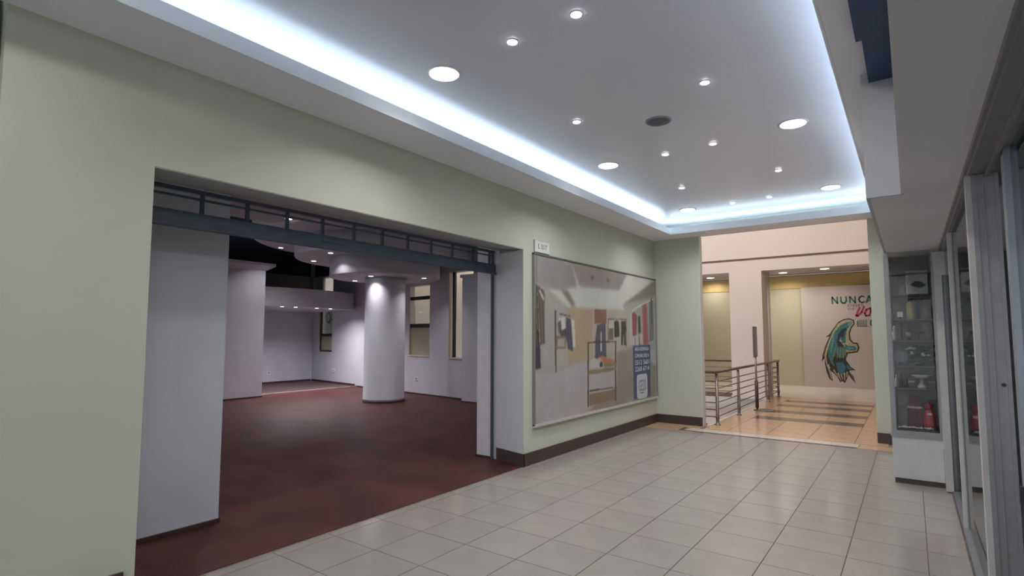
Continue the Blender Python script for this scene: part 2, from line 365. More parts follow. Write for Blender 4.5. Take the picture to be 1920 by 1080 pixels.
for x, y, z, l in sh: downlight(l, x, y, z, .05, lamp_shop, 'spotlights in the stepped canopy', 6 if x > -10 else 10, (1, .93, .95), 'canopy_spotlight', 120)
for x, y, l in [(-9.35, 5.66, 'shop ceiling spotlight seen above the steel beam, left one'), (-9.55, 7.05, 'shop ceiling spotlight seen above the steel beam, middle one'), (-8.9, 9.4, 'shop ceiling spotlight seen above the steel beam, right one'),
                (-6.4, 3.4, 'shop ceiling spotlight just inside the opening, nearer one'), (-6.4, 6.8, 'shop ceiling spotlight just inside the opening, farther one')]:
    downlight(l, x, y, 3.70, .06, lamp_shop, 'spotlights in the front shop ceiling', 15, (1, .93, .95), 'shop_spotlight')
for y, l in [(8.1, 'small spotlight under the alcove bulkhead, leftmost'), (8.5, 'small spotlight under the alcove bulkhead, second from left'), (9.15, 'small spotlight under the alcove bulkhead, second from right'), (9.6, 'small spotlight under the alcove bulkhead, rightmost')]:
    downlight(l, -13.55, y, 2.30, .045, lamp_shop, 'spotlights under the alcove bulkhead', 22, (1, .93, .98), 'alcove_spotlight')
# sockets
def socket(x, y, z, label, rot=0):
    t = thing('wall_socket', label, 'socket', (x, y, z), 'sockets low on the shop walls')
    if rot: obj('plate', box(x, x+.012, y-.07, y+.07, z-.05, z+.05), ring_m, t); obj('outlet', box(x+.012, x+.016, y-.03, y+.03, z-.02, z+.02), grey_paint, t)
    else: obj('plate', box(x-.07, x+.07, y-.012, y, z-.05, z+.05), ring_m, t); obj('outlet', box(x-.03, x+.03, y-.016, y-.012, z-.02, z+.02), grey_paint, t)
socket(-16.4, 9.42, .36, 'white double socket low on the alcove back wall', 1)
socket(-14.9, wy(-14.9)-.006, .42, 'small socket below the alcove window')
socket(-10.5, wy(-10.5)-.006, .40, 'small socket on the wall below the window right of the column')
# shop windows towards the atrium
def window(name, x0, x1, z0, z1, bars, panel_top, xa=None):
    y0, y1 = wy(x0), wy(x1)
    f = struct(name, prism([(x0, y0-.005), (x0+.03, y0-.01), (x0+.03, y0+.06), (x0, y0+.06)], z0, z1), cream_m)
    f['kind'] = 'structure'
    def bar(za, zb, m=black_m, d0=.02, d1=.07, n='transom'):
        obj(n, prism([(x0, y0+d0), (x1, y1+d0), (x1, y1+d1), (x0, y0+d1)], za, zb), m, f)
    bar(z0, z0+.035, cream_m, -.02, .1, 'window_sill')
    for a in bars: bar(a, a+.09)
    if xa: obj('mullion', prism([(xa, wy(xa)+.02), (xa+.07, wy(xa+.07)+.02), (xa+.07, wy(xa)+.08), (xa, wy(xa)+.08)], z0, z1), black_m, f)
    bar(z0+.03, z1, glass_m, .040, .046, 'glass_pane')
    if panel_top: bar(z0+.035, panel_top, beige, .050, .058, 'infill_panel')
window('window_1', -10.87, -9.97, .975, 2.84, (1.74, 2.46), 1.74)
window('window_2', -9.22, -8.42, .955, 3.08, (), None, -9.08)
window('window_3', -15.97, -15.08, .965, 3.45, (1.50, .965), 1.50, -15.96)
struct('wall_atrium_side', box(-20, -9.0, 12.6, 12.7, -3.5, 5.2), mat('window_view_beige', (.58, .53, .46), .7, noise=.03))
struct('trim_21', box(-13.9, -13.2, 12.56, 12.6, .4, 2.5), mat('grey_door_paint', (.25, .25, .24), .5))
gl_ = mat('grey_letter', (.12, .15, .17), .5)
t = thing('window_sticker_sign', 'pale sign with grey round letters seen behind alcove window', 'sign', (-16.1, 11.4, 1.5))
obj('hanger_rod', box(-15.82, -15.79, 11.355, 11.375, 2.6, 6.0), gl_, t); obj('hanger_rod', box(-16.6, -16.57, 11.355, 11.375, 2.6, 6.0), gl_, t)
obj('sign_board', box(-17.0, -15.3, 11.35, 11.38, 1.5, 2.6), mat('pale_sign', (.45, .5, .5), .5), t)
gl = mat('grey_letter', (.12, .15, .17), .5)
obj('ring_letter', prism([(-16.10+.13*math.cos(a), 2.14+.2*math.sin(a)) for a in [i*math.pi/12 for i in range(24)]], 11.335, 11.35, axis='y'), gl, t)
obj('ring_letter', prism([(-16.10+.07*math.cos(a), 2.14+.13*math.sin(a)) for a in [i*math.pi/12 for i in range(24)]], 11.325, 11.335, axis='y'), mat('pale_sign', (.45, .5, .5)), t)
for z in (2.05, 2.19): obj('bar_letter', box(-15.92, -15.72, 11.335, 11.35, z, z+.05), gl, t)
# ---- steel grille frame in the opening
t = thing('shopfront_steel_frame', 'navy painted steel frame across the top of the shop opening', 'shopfront frame', (-4.2, 3.4, 0))
obj('top_rail', box(-4.236, -4.20, Y0-.0, 5.36, 2.548, 2.574), steel_dark, t)
obj('top_rail', box(-4.236, -4.21, Y0-.0, 5.36, 2.503, 2.516), steel_dark, t)
obj('beam', box(-4.26, -4.19, Y0, 5.37, 2.285, 2.40), steel_dark, t)
for i in range(11): 
    y = 1.86+.3415*i; obj('upright', box(-4.232, -4.208, y-.012, y+.012, 2.40, 2.548), steel_dark, t)
obj('post', box(-4.25, -4.222, 5.345, 5.371, 0, 2.574), steel_dark, t)
for y in (3.0, 4.05): obj('track_bracket', box(-4.19, -4.180, y-.13, y+.13, 2.34, 2.365), mat('worn_steel', (.06, .09, .12), .4), t)
obj('corner_bracket', box(-4.20, -4.17, 5.30, 5.37, 2.27, 2.30), steel_dark, t)
# ================================================================ POSTER and plate
POSTER=[
('grey',[(5.39,2.488),(9.29,2.518),(9.233,0.438),(5.368,0.447)]),
('floor',[(5.375,1.054),(5.919,1.047),(6.737,1.171),(7.962,1.142),(8.254,1.328),(9.267,1.246),(9.233,0.445),(5.372,0.453)]),
('wood',[(7.698,1.337),(8.328,1.327),(9.253,0.984),(9.233,0.445),(6.721,0.459),(7.679,0.769)]),
('wallL',[(5.645,2.086),(6.19,2.1),(6.224,1.14),(5.636,1.055)]),
('tan',[(6.236,1.891),(6.977,1.91),(6.959,1.176),(6.224,1.135)]),
('cream',[(6.977,1.905),(8.279,1.935),(8.254,1.322),(6.959,1.176)]),
('white',[(5.913,2.479),(6.395,2.483),(6.597,2.179),(7.795,2.208),(8.083,2.494),(9.271,2.499),(7.924,1.995),(7.99,1.918),(6.236,1.886),(5.775,2.095)]),
('ceil',[(6.344,2.478),(8.119,2.497),(7.829,2.225),(6.545,2.188)]),
('dark',[(6.896,2.352),(6.965,2.352),(6.964,2.314),(6.896,2.314)]),
('dark',[(7.384,2.355),(7.472,2.357),(7.471,2.323),(7.383,2.321)]),
('ceil2',[(5.398,2.482),(5.922,2.483),(6.344,2.47),(6.492,2.172),(5.954,2.084),(5.396,2.159)]),
('ceil3',[(6.024,2.118),(6.239,2.103),(6.447,1.934),(6.345,1.889)]),
('ceil3',[(9.271,2.499),(9.309,2.21),(8.358,2.061),(7.924,1.995)]),
('brown',[(5.393,2.17),(5.469,2.138),(5.495,1.598),(5.563,1.394),(5.554,1.281),(5.384,1.285)]),
('navy2',[(5.384,1.374),(5.563,1.394),(5.578,1.11),(5.383,1.095)]),
('brown2',[(5.502,2.122),(5.666,2.064),(5.673,1.404),(5.563,1.398)]),
('black',[(5.478,2.138),(5.502,2.122),(5.547,1.405),(5.514,1.406)]),
('white',[(5.543,2.061),(5.568,2.067),(5.652,1.97),(5.635,1.941)]),
('dark',[(5.488,2.484),(5.5,2.485),(5.498,2.167),(5.486,2.166)]),
('dark',[(5.897,1.829),(5.942,1.83),(5.933,1.039),(5.906,1.036)]),
('woodt',[(5.938,1.508),(6.182,1.508),(6.181,1.469),(5.947,1.467)]),
('woodt',[(5.938,1.467),(5.974,1.467),(5.973,1.341),(5.945,1.341)]),
('woodt',[(6.143,1.466),(6.181,1.466),(6.179,1.342),(5.945,1.336),(5.946,1.365),(6.141,1.367)]),
('cream',[(5.954,1.336),(5.982,1.336),(5.978,1.055),(5.956,1.052)]),
('cream',[(6.103,1.338),(6.131,1.338),(6.128,1.12),(6.105,1.121)]),
('cream',[(6.179,1.337),(6.218,1.336),(6.215,1.141),(6.186,1.142)]),
('dark',[(6.02,1.797),(6.293,1.776),(6.293,1.761),(6.02,1.78)]),
('white',[(5.996,1.736),(6.147,1.752),(6.172,1.508),(6.003,1.532)]),
('brown2',[(5.968,1.675),(6.052,1.713),(6.078,1.556),(5.993,1.52)]),
('navy',[(6.185,1.753),(6.307,1.732),(6.364,1.296),(6.218,1.361),(6.172,1.496),(6.03,1.508),(6.022,1.568),(6.173,1.606)]),
('white',[(6.322,1.732),(6.402,1.709),(6.426,1.357),(6.365,1.353)]),
('denim',[(6.21,1.459),(6.317,1.458),(6.335,1.304),(6.227,1.331)]),
('red2',[(6.976,1.889),(7.364,1.899),(7.358,1.689),(6.971,1.682)]),
('frame',[(6.931,1.903),(6.977,1.905),(6.959,1.19),(6.914,1.186)]),
('frame',[(7.364,1.91),(7.402,1.911),(7.382,1.231),(7.344,1.227)]),
('denim',[(7.058,1.67),(7.327,1.697),(7.343,1.191),(6.976,1.184),(6.994,1.455)]),
('white',[(7.167,1.563),(7.19,1.563),(7.195,1.291),(7.159,1.291)]),
('dark',[(7.404,1.766),(8.07,1.777),(8.069,1.762),(7.403,1.752)]),
('dark',[(7.404,1.76),(7.422,1.761),(7.412,1.425),(7.394,1.425)]),
('dark',[(8.048,1.777),(8.07,1.777),(8.053,1.331),(8.032,1.332)]),
('ivory',[(7.441,1.744),(7.62,1.749),(7.616,1.623),(7.437,1.621)]),
('black',[(7.612,1.714),(7.699,1.75),(7.791,1.724),(7.804,1.494),(7.618,1.48)]),
('black',[(7.866,1.737),(8.04,1.747),(8.026,1.355),(7.956,1.356),(7.95,1.568),(7.914,1.357),(7.853,1.364)]),
('brown2',[(7.431,1.621),(7.584,1.622),(7.578,1.452),(7.425,1.447)]),
('ivory',[(8.202,1.841),(8.275,1.859),(8.263,1.364),(8.197,1.365)]),
('red',[(8.275,1.859),(8.366,1.902),(8.486,1.85),(8.442,1.54),(8.379,1.485),(8.299,1.524)]),
('black',[(8.515,1.82),(8.61,1.854),(8.628,1.572),(8.533,1.525)]),
('ivory',[(8.29,1.494),(8.682,1.541),(8.698,1.359),(8.292,1.358)]),
('brown2',[(8.372,1.485),(8.409,1.485),(8.404,1.362),(8.374,1.363)]),
('brown2',[(8.532,1.509),(8.579,1.509),(8.588,1.36),(8.541,1.361)]),
('red3',[(8.697,2.031),(8.91,2.096),(8.958,1.375),(8.714,1.365)]),
('red',[(8.794,2.051),(8.835,2.06),(8.843,1.37),(8.786,1.367)]),
('bluegrey',[(8.995,2.126),(9.186,2.196),(9.199,1.444),(8.993,1.397)]),
('white',[(8.278,1.92),(8.665,2.039),(9.184,2.163),(9.183,2.143),(8.68,2.021),(8.292,1.902)]),
('dark',[(9.081,2.164),(9.133,2.18),(9.144,1.706),(9.101,1.706)]),
('dark',[(6.759,1.425),(7.701,1.431),(7.701,1.411),(6.758,1.401)]),
('dark',[(6.764,1.404),(6.802,1.404),(6.782,0.519),(6.744,0.52)]),
('dark',[(7.635,1.412),(7.681,1.414),(7.652,0.529),(7.606,0.531)]),
('frame',[(6.83,1.398),(6.857,1.398),(6.849,1.036),(6.821,1.033)]),
('frame',[(7.577,1.412),(7.603,1.412),(7.591,1.056),(7.565,1.052)]),
('frame',[(6.819,0.947),(6.847,0.945),(6.842,0.751),(6.815,0.748)]),
('frame',[(7.505,0.954),(7.53,0.953),(7.523,0.739),(7.498,0.738)]),
('olive',[(6.772,1.027),(7.675,1.041),(7.673,0.985),(6.77,0.963)]),
('ivory',[(6.846,1.162),(6.948,1.203),(7.074,1.164),(7.118,1.055),(6.855,1.052)]),
('dark',[(7.119,1.104),(7.179,1.15),(7.225,1.099),(7.224,1.056),(7.129,1.055)]),
('orange',[(7.086,1.199),(7.205,1.22),(7.313,1.192),(7.594,1.146),(7.638,1.1),(7.25,1.098),(7.192,1.171)]),
('olive',[(7.25,1.098),(7.664,1.099),(7.663,1.053),(7.248,1.049)]),
('dark',[(6.809,0.753),(7.549,0.745),(7.548,0.723),(6.809,0.728)]),
('orange2',[(6.792,0.703),(7.612,0.701),(7.62,0.555),(6.788,0.534)]),
('blue',[(8.292,1.352),(9.024,1.361),(8.997,0.478),(8.293,0.478)]),
]
PC = dict(grey=(.30,.29,.27), floor=(.36,.335,.345), wood=(.235,.20,.165), wallL=(.33,.32,.29), tan=(.37,.28,.165), cream=(.37,.335,.265), white=(.50,.50,.46), ceil=(.27,.235,.22), ceil2=(.245,.235,.24), ceil3=(.19,.165,.13), dark=(.045,.04,.04), brown=(.085,.06,.055), brown2=(.13,.095,.085), black=(.03,.025,.03), navy=(.06,.06,.105), navy2=(.04,.035,.06), woodt=(.21,.15,.09), red2=(.23,.10,.07), denim=(.07,.075,.12), frame=(.42,.35,.26), ivory=(.42,.385,.36), red=(.25,.035,.055), red3=(.33,.08,.055), bluegrey=(.13,.145,.15), olive=(.21,.18,.08), orange=(.42,.14,.08), orange2=(.23,.145,.09), blue=(.030,.045,.13))
t = thing('wall_poster', 'large framed picture of a clothing shop interior on the left wall', 'poster', (W, 7.37, .436))
PX0 = W+.022
obj('backing_board', prism([(5.434, .436), (9.30, .45), (9.30, 2.50), (5.434, 2.505)], W+.001, W+.022, axis='x'), mat('poster_backing', (.3, .3, .3)), t)
# flat print: patches of colour laid over a fine grid and softened, kept as a colour attribute
import numpy as np
NU, NV = 420, 230
gy = np.linspace(5.446, 9.292, NU); gz = np.linspace(.456, 2.494, NV); GY, GZ = np.meshgrid(gy, gz)
img = np.zeros((NV, NU, 3)); img[:] = PC['grey']
def inside(pts):
    c = np.zeros(GY.shape, bool); n = len(pts)
    for k in range(n):
        (y0_, z0_), (y1_, z1_) = pts[k], pts[k-1]
        if z0_ != z1_: c ^= ((z0_ > GZ) != (z1_ > GZ)) & (GY < (y1_-y0_)*(GZ-z0_)/(z1_-z0_)+y0_)
    return c
def soften(a, s):
    r = int(3*s)+1; k = np.exp(-.5*(np.arange(-r, r+1)/s)**2); k /= k.sum()
    a = np.pad(a, ((r, r), (r, r), (0, 0)), 'edge')
    a = sum(k[q]*a[q:a.shape[0]-2*r+q] for q in range(2*r+1)); return sum(k[q]*a[:, q:a.shape[1]-2*r+q] for q in range(2*r+1))
rs = np.random.RandomState(4)
blob = soften(rs.normal(0, 1, (NV, NU, 1)), 9); blob /= blob.std()
fine = soften(rs.normal(0, 1, (NV, NU, 1)), 1.6); fine /= fine.std()
for q, (c, pts) in enumerate(POSTER):
    m_ = inside(pts); img[m_] = PC[c]
    if c in ('brown', 'brown2', 'navy', 'denim', 'red', 'red3', 'black', 'navy2', 'bluegrey'):   # folds of hanging clothes
        img[m_] *= (1+.28*np.sin(GY*95+GZ*6)[m_])[:, None]
    if q == 12: img = soften(img, 2.2)
# random soft blotches and fine grain across the print
img *= 1+.025*blob+.012*fine
img = soften(img, .8); lum = img.mean(2, keepdims=True); img = np.clip(img*.80+lum*.20, 0, 1)
vs = [(PX0+.002, float(y), float(z)) for z in gz for y in gy]
fs = [(r0*NU+c0, r0*NU+c0+1, (r0+1)*NU+c0+1, (r0+1)*NU+c0) for r0 in range(NV-1) for c0 in range(NU-1)]
me = bpy.data.meshes.new('printed_picture'); me.from_pydata([(a-ORG[t.name].x, c-ORG[t.name].y, d-ORG[t.name].z) for a, c, d in vs], [], fs)
ca = me.color_attributes.new('print', 'FLOAT_COLOR', 'POINT')
buf = np.ones((NV*NU, 4), np.float32); buf[:, :3] = img.reshape(-1, 3); ca.data.foreach_set('color', buf.ravel())
pm = mat('glossy_print', (.3, .3, .3), .22, noise=0, spec=.5); an = pm.node_tree.nodes.new('ShaderNodeAttribute'); an.attribute_name = 'print'
pm.node_tree.links.new(an.outputs['Color'], pm.node_tree.nodes['Principled BSDF'].inputs['Base Color'])
me.materials.append(pm); po = bpy.data.objects.new('printed_picture', me); C.objects.link(po); po.parent = t; ORG[po.name] = ORG[t.name].copy()
PT = PX0+.003
whitep = mat('print_text_white', (.50, .54, .60), .4, noise=0)
def ptext(s, y, z, h, w_):
    o = text(s, (PT, y, z), h*1.38, whitep, t, 'x', .0006)
    ys_ = [v.co.y for v in o.data.vertices]; k = w_/(max(ys_)-min(ys_))
    for v in o.data.vertices: v.co.y *= k
ptext('AREA RESERVADA', 8.37, 1.262, .062, .58); ptext('COMUNICARSE A', 8.37, 1.150, .066, .58)
ptext('5512 5601', 8.37, 1.035, .078, .58); ptext('2268 6714', 8.37, .928, .078, .58)
def rrect(y0, y1, z0, z1, r):
    o = []
    for cy, cz, a0 in ((y1-r, z1-r, 0), (y0+r, z1-r, 90), (y0+r, z0+r, 180), (y1-r, z0+r, 270)):
        o += [(cy+r*math.cos(math.radians(a0+k*22.5)), cz+r*math.sin(math.radians(a0+k*22.5))) for k in range(5)]
    return o
obj('logo_panel', prism(rrect(8.43, 8.87, .475, .875, .07), PT-.001, PT, axis='x'), mat('print_logo_white', (.46, .46, .52), .4), t)
o = text('GE20', (PT+.0005, 8.50, .60), .19*1.38, mat('print_logo_grey', (.12, .12, .14)), t, 'x', .0005)
ys_ = [v.co.y for v in o.data.vertices]; k = .30/(max(ys_)-min(ys_))
for v in o.data.vertices: v.co.y *= k
obj('logo_underline', box(PT, PT+.001, 8.56, 8.72, .560, .578), mat('print_logo_grey', (.12, .12, .14)), t)
fm = mat('poster_frame_metal', (.30, .30, .29), .35, metal=.6)
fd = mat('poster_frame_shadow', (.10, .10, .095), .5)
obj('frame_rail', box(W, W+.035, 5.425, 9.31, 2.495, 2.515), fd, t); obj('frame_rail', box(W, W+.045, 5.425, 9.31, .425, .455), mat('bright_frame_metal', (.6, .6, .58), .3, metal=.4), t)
obj('frame_stile', box(W, W+.035, 5.425, 5.445, .44, 2.505), fm, t); obj('frame_stile', box(W, W+.035, 9.29, 9.31, .44, 2.505), fm, t)
t = thing('unit_number_plate', 'small white unit number plate above the picture corner', 'sign', (W, 5.64, 2.53))
obj('plate', box(W, W+.015, 5.47, 5.80, 2.535, 2.675), mat('plate_white', (.62, .64, .62), .35), t)
obj('plate_edge', box(W, W+.012, 5.462, 5.808, 2.53, 2.68), mat('plate_edge', (.33, .34, .33), .5), t)
text('L 317', (W+.016, 5.535, 2.58), .085, mat('plate_ink', (.07, .07, .07)), t, 'x', .0006, sx=1.05)
# ================================================================ CEILING LIGHTS and speaker
big = [(-2.725, 2.86, 'left row, nearest'), (-2.715, 5.56, 'left row, middle'), (-2.705, 8.27, 'left row, farthest'), (-.79, 5.44, 'right row, nearer'), (-.765, 8.10, 'right row, farther')]
for x, y, l in big: downlight('large round ceiling light in the '+l, x, y, ZC, .105, lamp_on, 'large round ceiling lights', 13, NEUT, 'round_ceiling_light', 132)
area('lamp', (-.79, 2.75, ZC-.02), .19, .19, 13, NEUT, shape='DISK'); area('lamp', (-2.72, .1, ZC-.02), .19, .19, 13, NEUT, shape='DISK'); area('lamp', (-.79, .1, ZC-.02), .19, .19, 13, NEUT, shape='DISK')
sm = [(-2.052, 2.80, 'left one of the nearest pair'), (-1.555, 2.778, 'right one of the nearest pair'), (-2.374, 4.232, 'left one of the second row'), (-1.196, 4.136, 'right one of the second row'),
      (-2.045, 5.567, 'left one of the third row beside the speaker'), (-1.538, 5.535, 'right one of the third row beside the speaker'), (-2.351, 6.978, 'left one of the fourth row'), (-1.175, 6.896, 'right one of the fourth row'),
      (-2.024, 8.206, 'left one of the farthest pair'), (-1.519, 8.16, 'right one of the farthest pair')]
for x, y, l in sm: downlight('small bright spotlight in raised ceiling, '+l, x, y, ZC, .032, lamp_spot, 'small spotlights in the raised ceiling', 4, (.93, .97, 1), 'ceiling_spotlight')
t = thing('ceiling_speaker', 'round grey speaker grille set in the raised ceiling', 'speaker', (-1.769, 4.657, ZC))
obj('rim', lathe([(.115, ZC), (.115, ZC-.006), (.10, ZC-.010)], -1.769, 4.657, 36), mat('speaker_rim', (.30, .32, .35), .5), t)
obj('grille', lathe([(.098, ZC-.009), (.098, ZC-.013), (.05, ZC-.016)], -1.769, 4.657, 36), mat('speaker_grille', (.14, .15, .17), .7, bump=.5, bscale=400), t)
# ================================================================ ATRIUM (far)
struct('floor', box(-2.80, .3, 9.06, 15.0, -.30, -.004), grout)
af = struct('floor', box(-20.0, 3.0, 15.0, 18.9, -.30, 0), cream_m)
bd = struct('floor', box(-3.40, .3, 8.72, 9.06, -.12, -.001), grout)
for i in range(7):
    x0 = -2.98+.335*i; obj('border_tile', box(x0, x0+.331, 8.80, 9.055, -.002, .001), cream_m, bd)
obj('border_line', box(-3.10, -.66, 8.735, 8.795, -.002, .001), darkline, bd); obj('border_line', box(-3.10, -3.04, 8.80, 9.06, -.002, .001), darkline, bd); obj('border_line', box(-.645, .24, 8.725, 9.055, -.002, .001), tan_m, bd)
tf = struct('floor', box(-2.79, -.30, 9.07, 14.99, -.004, -.003), grout)
stripes = [(10.78, 11.20, -2.42), (11.85, 12.27, -2.38), (12.95, 13.38, -2.35), (13.90, 14.28, -2.33)]
for a, b, x0 in stripes: obj('floor_stripe', box(x0, -.71, a, b, -.003, .0015), stripe_m, tf)
ytiles = []
bands = [9.07, 9.50, 9.93, 10.36, 10.78]
edges = [9.07+.4275*i for i in range(5)]+[11.20, 11.85, 12.27, 12.95, 13.38, 13.90, 14.28, 14.63, 14.98]
for i in range(len(edges)-1):
    a, b = edges[i], edges[i+1]; st = any(abs(a-s[0]) < .01 for s in stripes)
    for x0, x1 in ([(-2.79, -2.43)] if st else [(-2.79, -2.43), (-2.425, -1.86), (-1.855, -1.29), (-1.285, -.71)])+[(-.705, -.31)]:
        obj('tan_tile', box(x0, x1-.004, a+.002, b-.002, -.003, .001), tan_m, tf)
# void edge, lower floor
struct('wall_void_edge', box(-2.86, -2.80, 9.46, 14.96, -.30, .0), peach)
struct('floor', box(-9.0, -2.86, 8.5, 9.54, -.3, -.001), tan_m)
struct('floor', box(-20.0, -2.86, 14.5, 15.0, -.30, -.001), cream_m)
struct('wall_void_far', box(-20.0, -2.80, 14.52, 14.6, -3.5, -.30), peach)
struct('floor', box(-20, 3, 9, 19, -3.6, -3.5), cream_m)
struct('wall_void_right', box(-2.84, -2.80, 9.3, 14.52, -3.5, -.30), beige)
# far gallery
struct('wall_gallery_back', box(-20, 3.0, 18.72, 18.9, -.3, 3.4), beige)
struct('trim_18', box(-20, 3.0, 18.70, 18.72, 2.98, 3.36), yellow_b)
struct('ceiling', box(-20, 3.0, 14.3, 18.9, 3.42, 3.46), mat('gallery_ceiling_paint', (.50, .44, .42), .7))
struct('trim_19', box(-20, 3.0, 14.15, 14.55, 3.09, 3.36), peach)
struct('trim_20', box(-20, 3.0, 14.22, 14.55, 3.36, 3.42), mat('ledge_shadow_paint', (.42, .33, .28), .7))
struct('wall_gallery_upper', box(-20, 3.0, 14.15, 14.5, 3.42, 6.0), peach)
struct('wall_atrium_right', box(-.30, -.2, 9.43, 18.7, 0, 6.0), beige)
struct('wall_atrium_left', box(-20.1, -20.0, 9.6, 19, -3.5, 6.0), beige)
struct('ceiling', box(-20, 3, 9.3, 14.6, 6.0, 6.05), peach)
struct('wall_atrium_front', box(-8.6, 3, YC+.1, YC+.16, 3.5, 6.0), peach)
struct('wall_atrium_front', prism([(-20, wy(-20)+.21), (-8.6, wy(-8.6)+.21), (-8.6, wy(-8.6)+.25), (-20, wy(-20)+.25)], HX, 6.0), peach)
t = thing('square_column', 'square peach painted column behind the far railing', 'column', (-3.2, 14.4, 0))
obj('shaft', box(-3.62, -2.87, 14.12, 14.75, 0, 3.09), peach, t)
obj('plinth', box(-3.64, -2.85, 14.10, 14.76, 0, .06), cream_m, t)
t = thing('wall_corner_strip', 'pale corner strip at the peach column edge', 'trim', (-2.83, 15, 0)); obj('strip', box(-2.86, -2.82, 14.76, 14.80, 0, 3.2), alum_w, t)
glt = [(-3.15, 17.3, 'nearer round light right of the square column'), (-3.05, 18.0, 'farther round light right of the square column'), (-1.9, 17.6, 'light above the mural'), (-5.25, 18.2, 'light left of the square column'), (-3.9, 16.7, 'light just at the left edge of the square column')]
for x, y, l in glt: downlight('gallery ceiling '+l, x, y, 3.42, .11, lamp_warm, 'round lights in the gallery ceiling', 12, WARM, 'gallery_ceiling_light')
# ---- railing
t = thing('steel_railing', 'steel railing with dark wooden handrail around the atrium void', 'railing', (-2.72, 12, 0))
RX = -2.72
def post(x, y, r=.027, h=.86, m=steel):
    obj('post', lathe([(.05, .0), (.05, .012), (r, .02), (r, .10), (r*1.25, .11), (r*1.25, .15), (r, .16), (r, h)], x, y, 14), m, t)
for y in (9.62, 11.05, 14.9): post(RX, y)
post(RX, 14.30-.6); post(-2.93, 9.58); post(-3.60, 14.25, .02); post(-2.92, 14.95); post(-3.6, 9.58)
def rail(p, q, r=.010, m=steel, n='rail'): obj(n, tube(p, q, r, 8), m, t)
def hrail(p, q):
    p = Vector(p); q = Vector(q); d = (q-p).normalized(); s = Vector((-d.y, d.x, 0))*.036; up = Vector((0, 0, .024)); bm = bmesh.new()
    rings = []
    for c in (p, q): rings.append([bm.verts.new(c+s*math.cos(a)+up*math.sin(a)) for a in [k*math.pi/6 for k in range(12)]])
    for i in range(12): bm.faces.new((rings[0][i], rings[0][(i+1) % 12], rings[1][(i+1) % 12], rings[1][i])).smooth = True
    bm.faces.new(rings[0][::-1]); bm.faces.new(rings[1]); obj('handrail', bm, wood_rail, t)
hrail((RX, 9.58, .89), (RX, 15.0, .89)); hrail((-5.0, 9.58, .89), (RX+.03, 9.58, .89)); hrail((RX+.03, 14.95, .89), (-2.80, 14.95, .89)); hrail((-3.62, 14.25, .89), (-6.5, 14.25, .89))
obj('kick_rail', box(-6.5, -3.64, 14.21, 14.29, .0, .10), wood_rail, t); post(-5.2, 14.25, .02)
for k in range(6):
    z = .14+.118*k
    rail((RX, 9.62, z), (RX, 14.9, z)); rail((-5.0, 9.58, z), (RX, 9.58, z)); rail((-6.5, 14.25, z), (-3.62, 14.25, z), .007); rail((-2.86, 14.95, z), (RX, 14.9, z))
# ---- sign on a stand
t = thing('sign_stand', 'thin grey framed notice on a pole with a flat base by the railing', 'sign stand', (-2.60, 12.0, 0))
obj('base_plate', lathe([(.20, .0015), (.20, .012), (.18, .02)], -2.46, 12.0, 28), steel, t)
obj('pole', tube((-2.60, 12.0, .02), (-2.60, 12.0, 1.12), .018, 12), steel, t)
obj('lower_sleeve', tube((-2.60, 12.0, .05), (-2.60, 12.0, .60), .034, 12), mat('brown_sleeve', (.085, .04, .033), .4), t)
pb = box(-2.612, -2.588, 11.72, 12.28, 1.08, 1.70); 
bmesh.ops.rotate(pb, verts=pb.verts[:], cent=(-2.60, 12.0, 1.4), matrix=Matrix.Rotation(math.radians(6), 3, 'Z'))
obj('notice_frame', pb, mat('notice_frame', (.15, .145, .15), .4, metal=.5), t)
pb = box(-2.586, -2.584, 11.76, 12.24, 1.12, 1.66); bmesh.ops.rotate(pb, verts=pb.verts[:], cent=(-2.60, 12.0, 1.4), matrix=Matrix.Rotation(math.radians(6), 3, 'Z'))
obj('notice_sheet', pb, mat('notice_sheet', (.25, .25, .28), .4, noise=.4, scale=14), t)
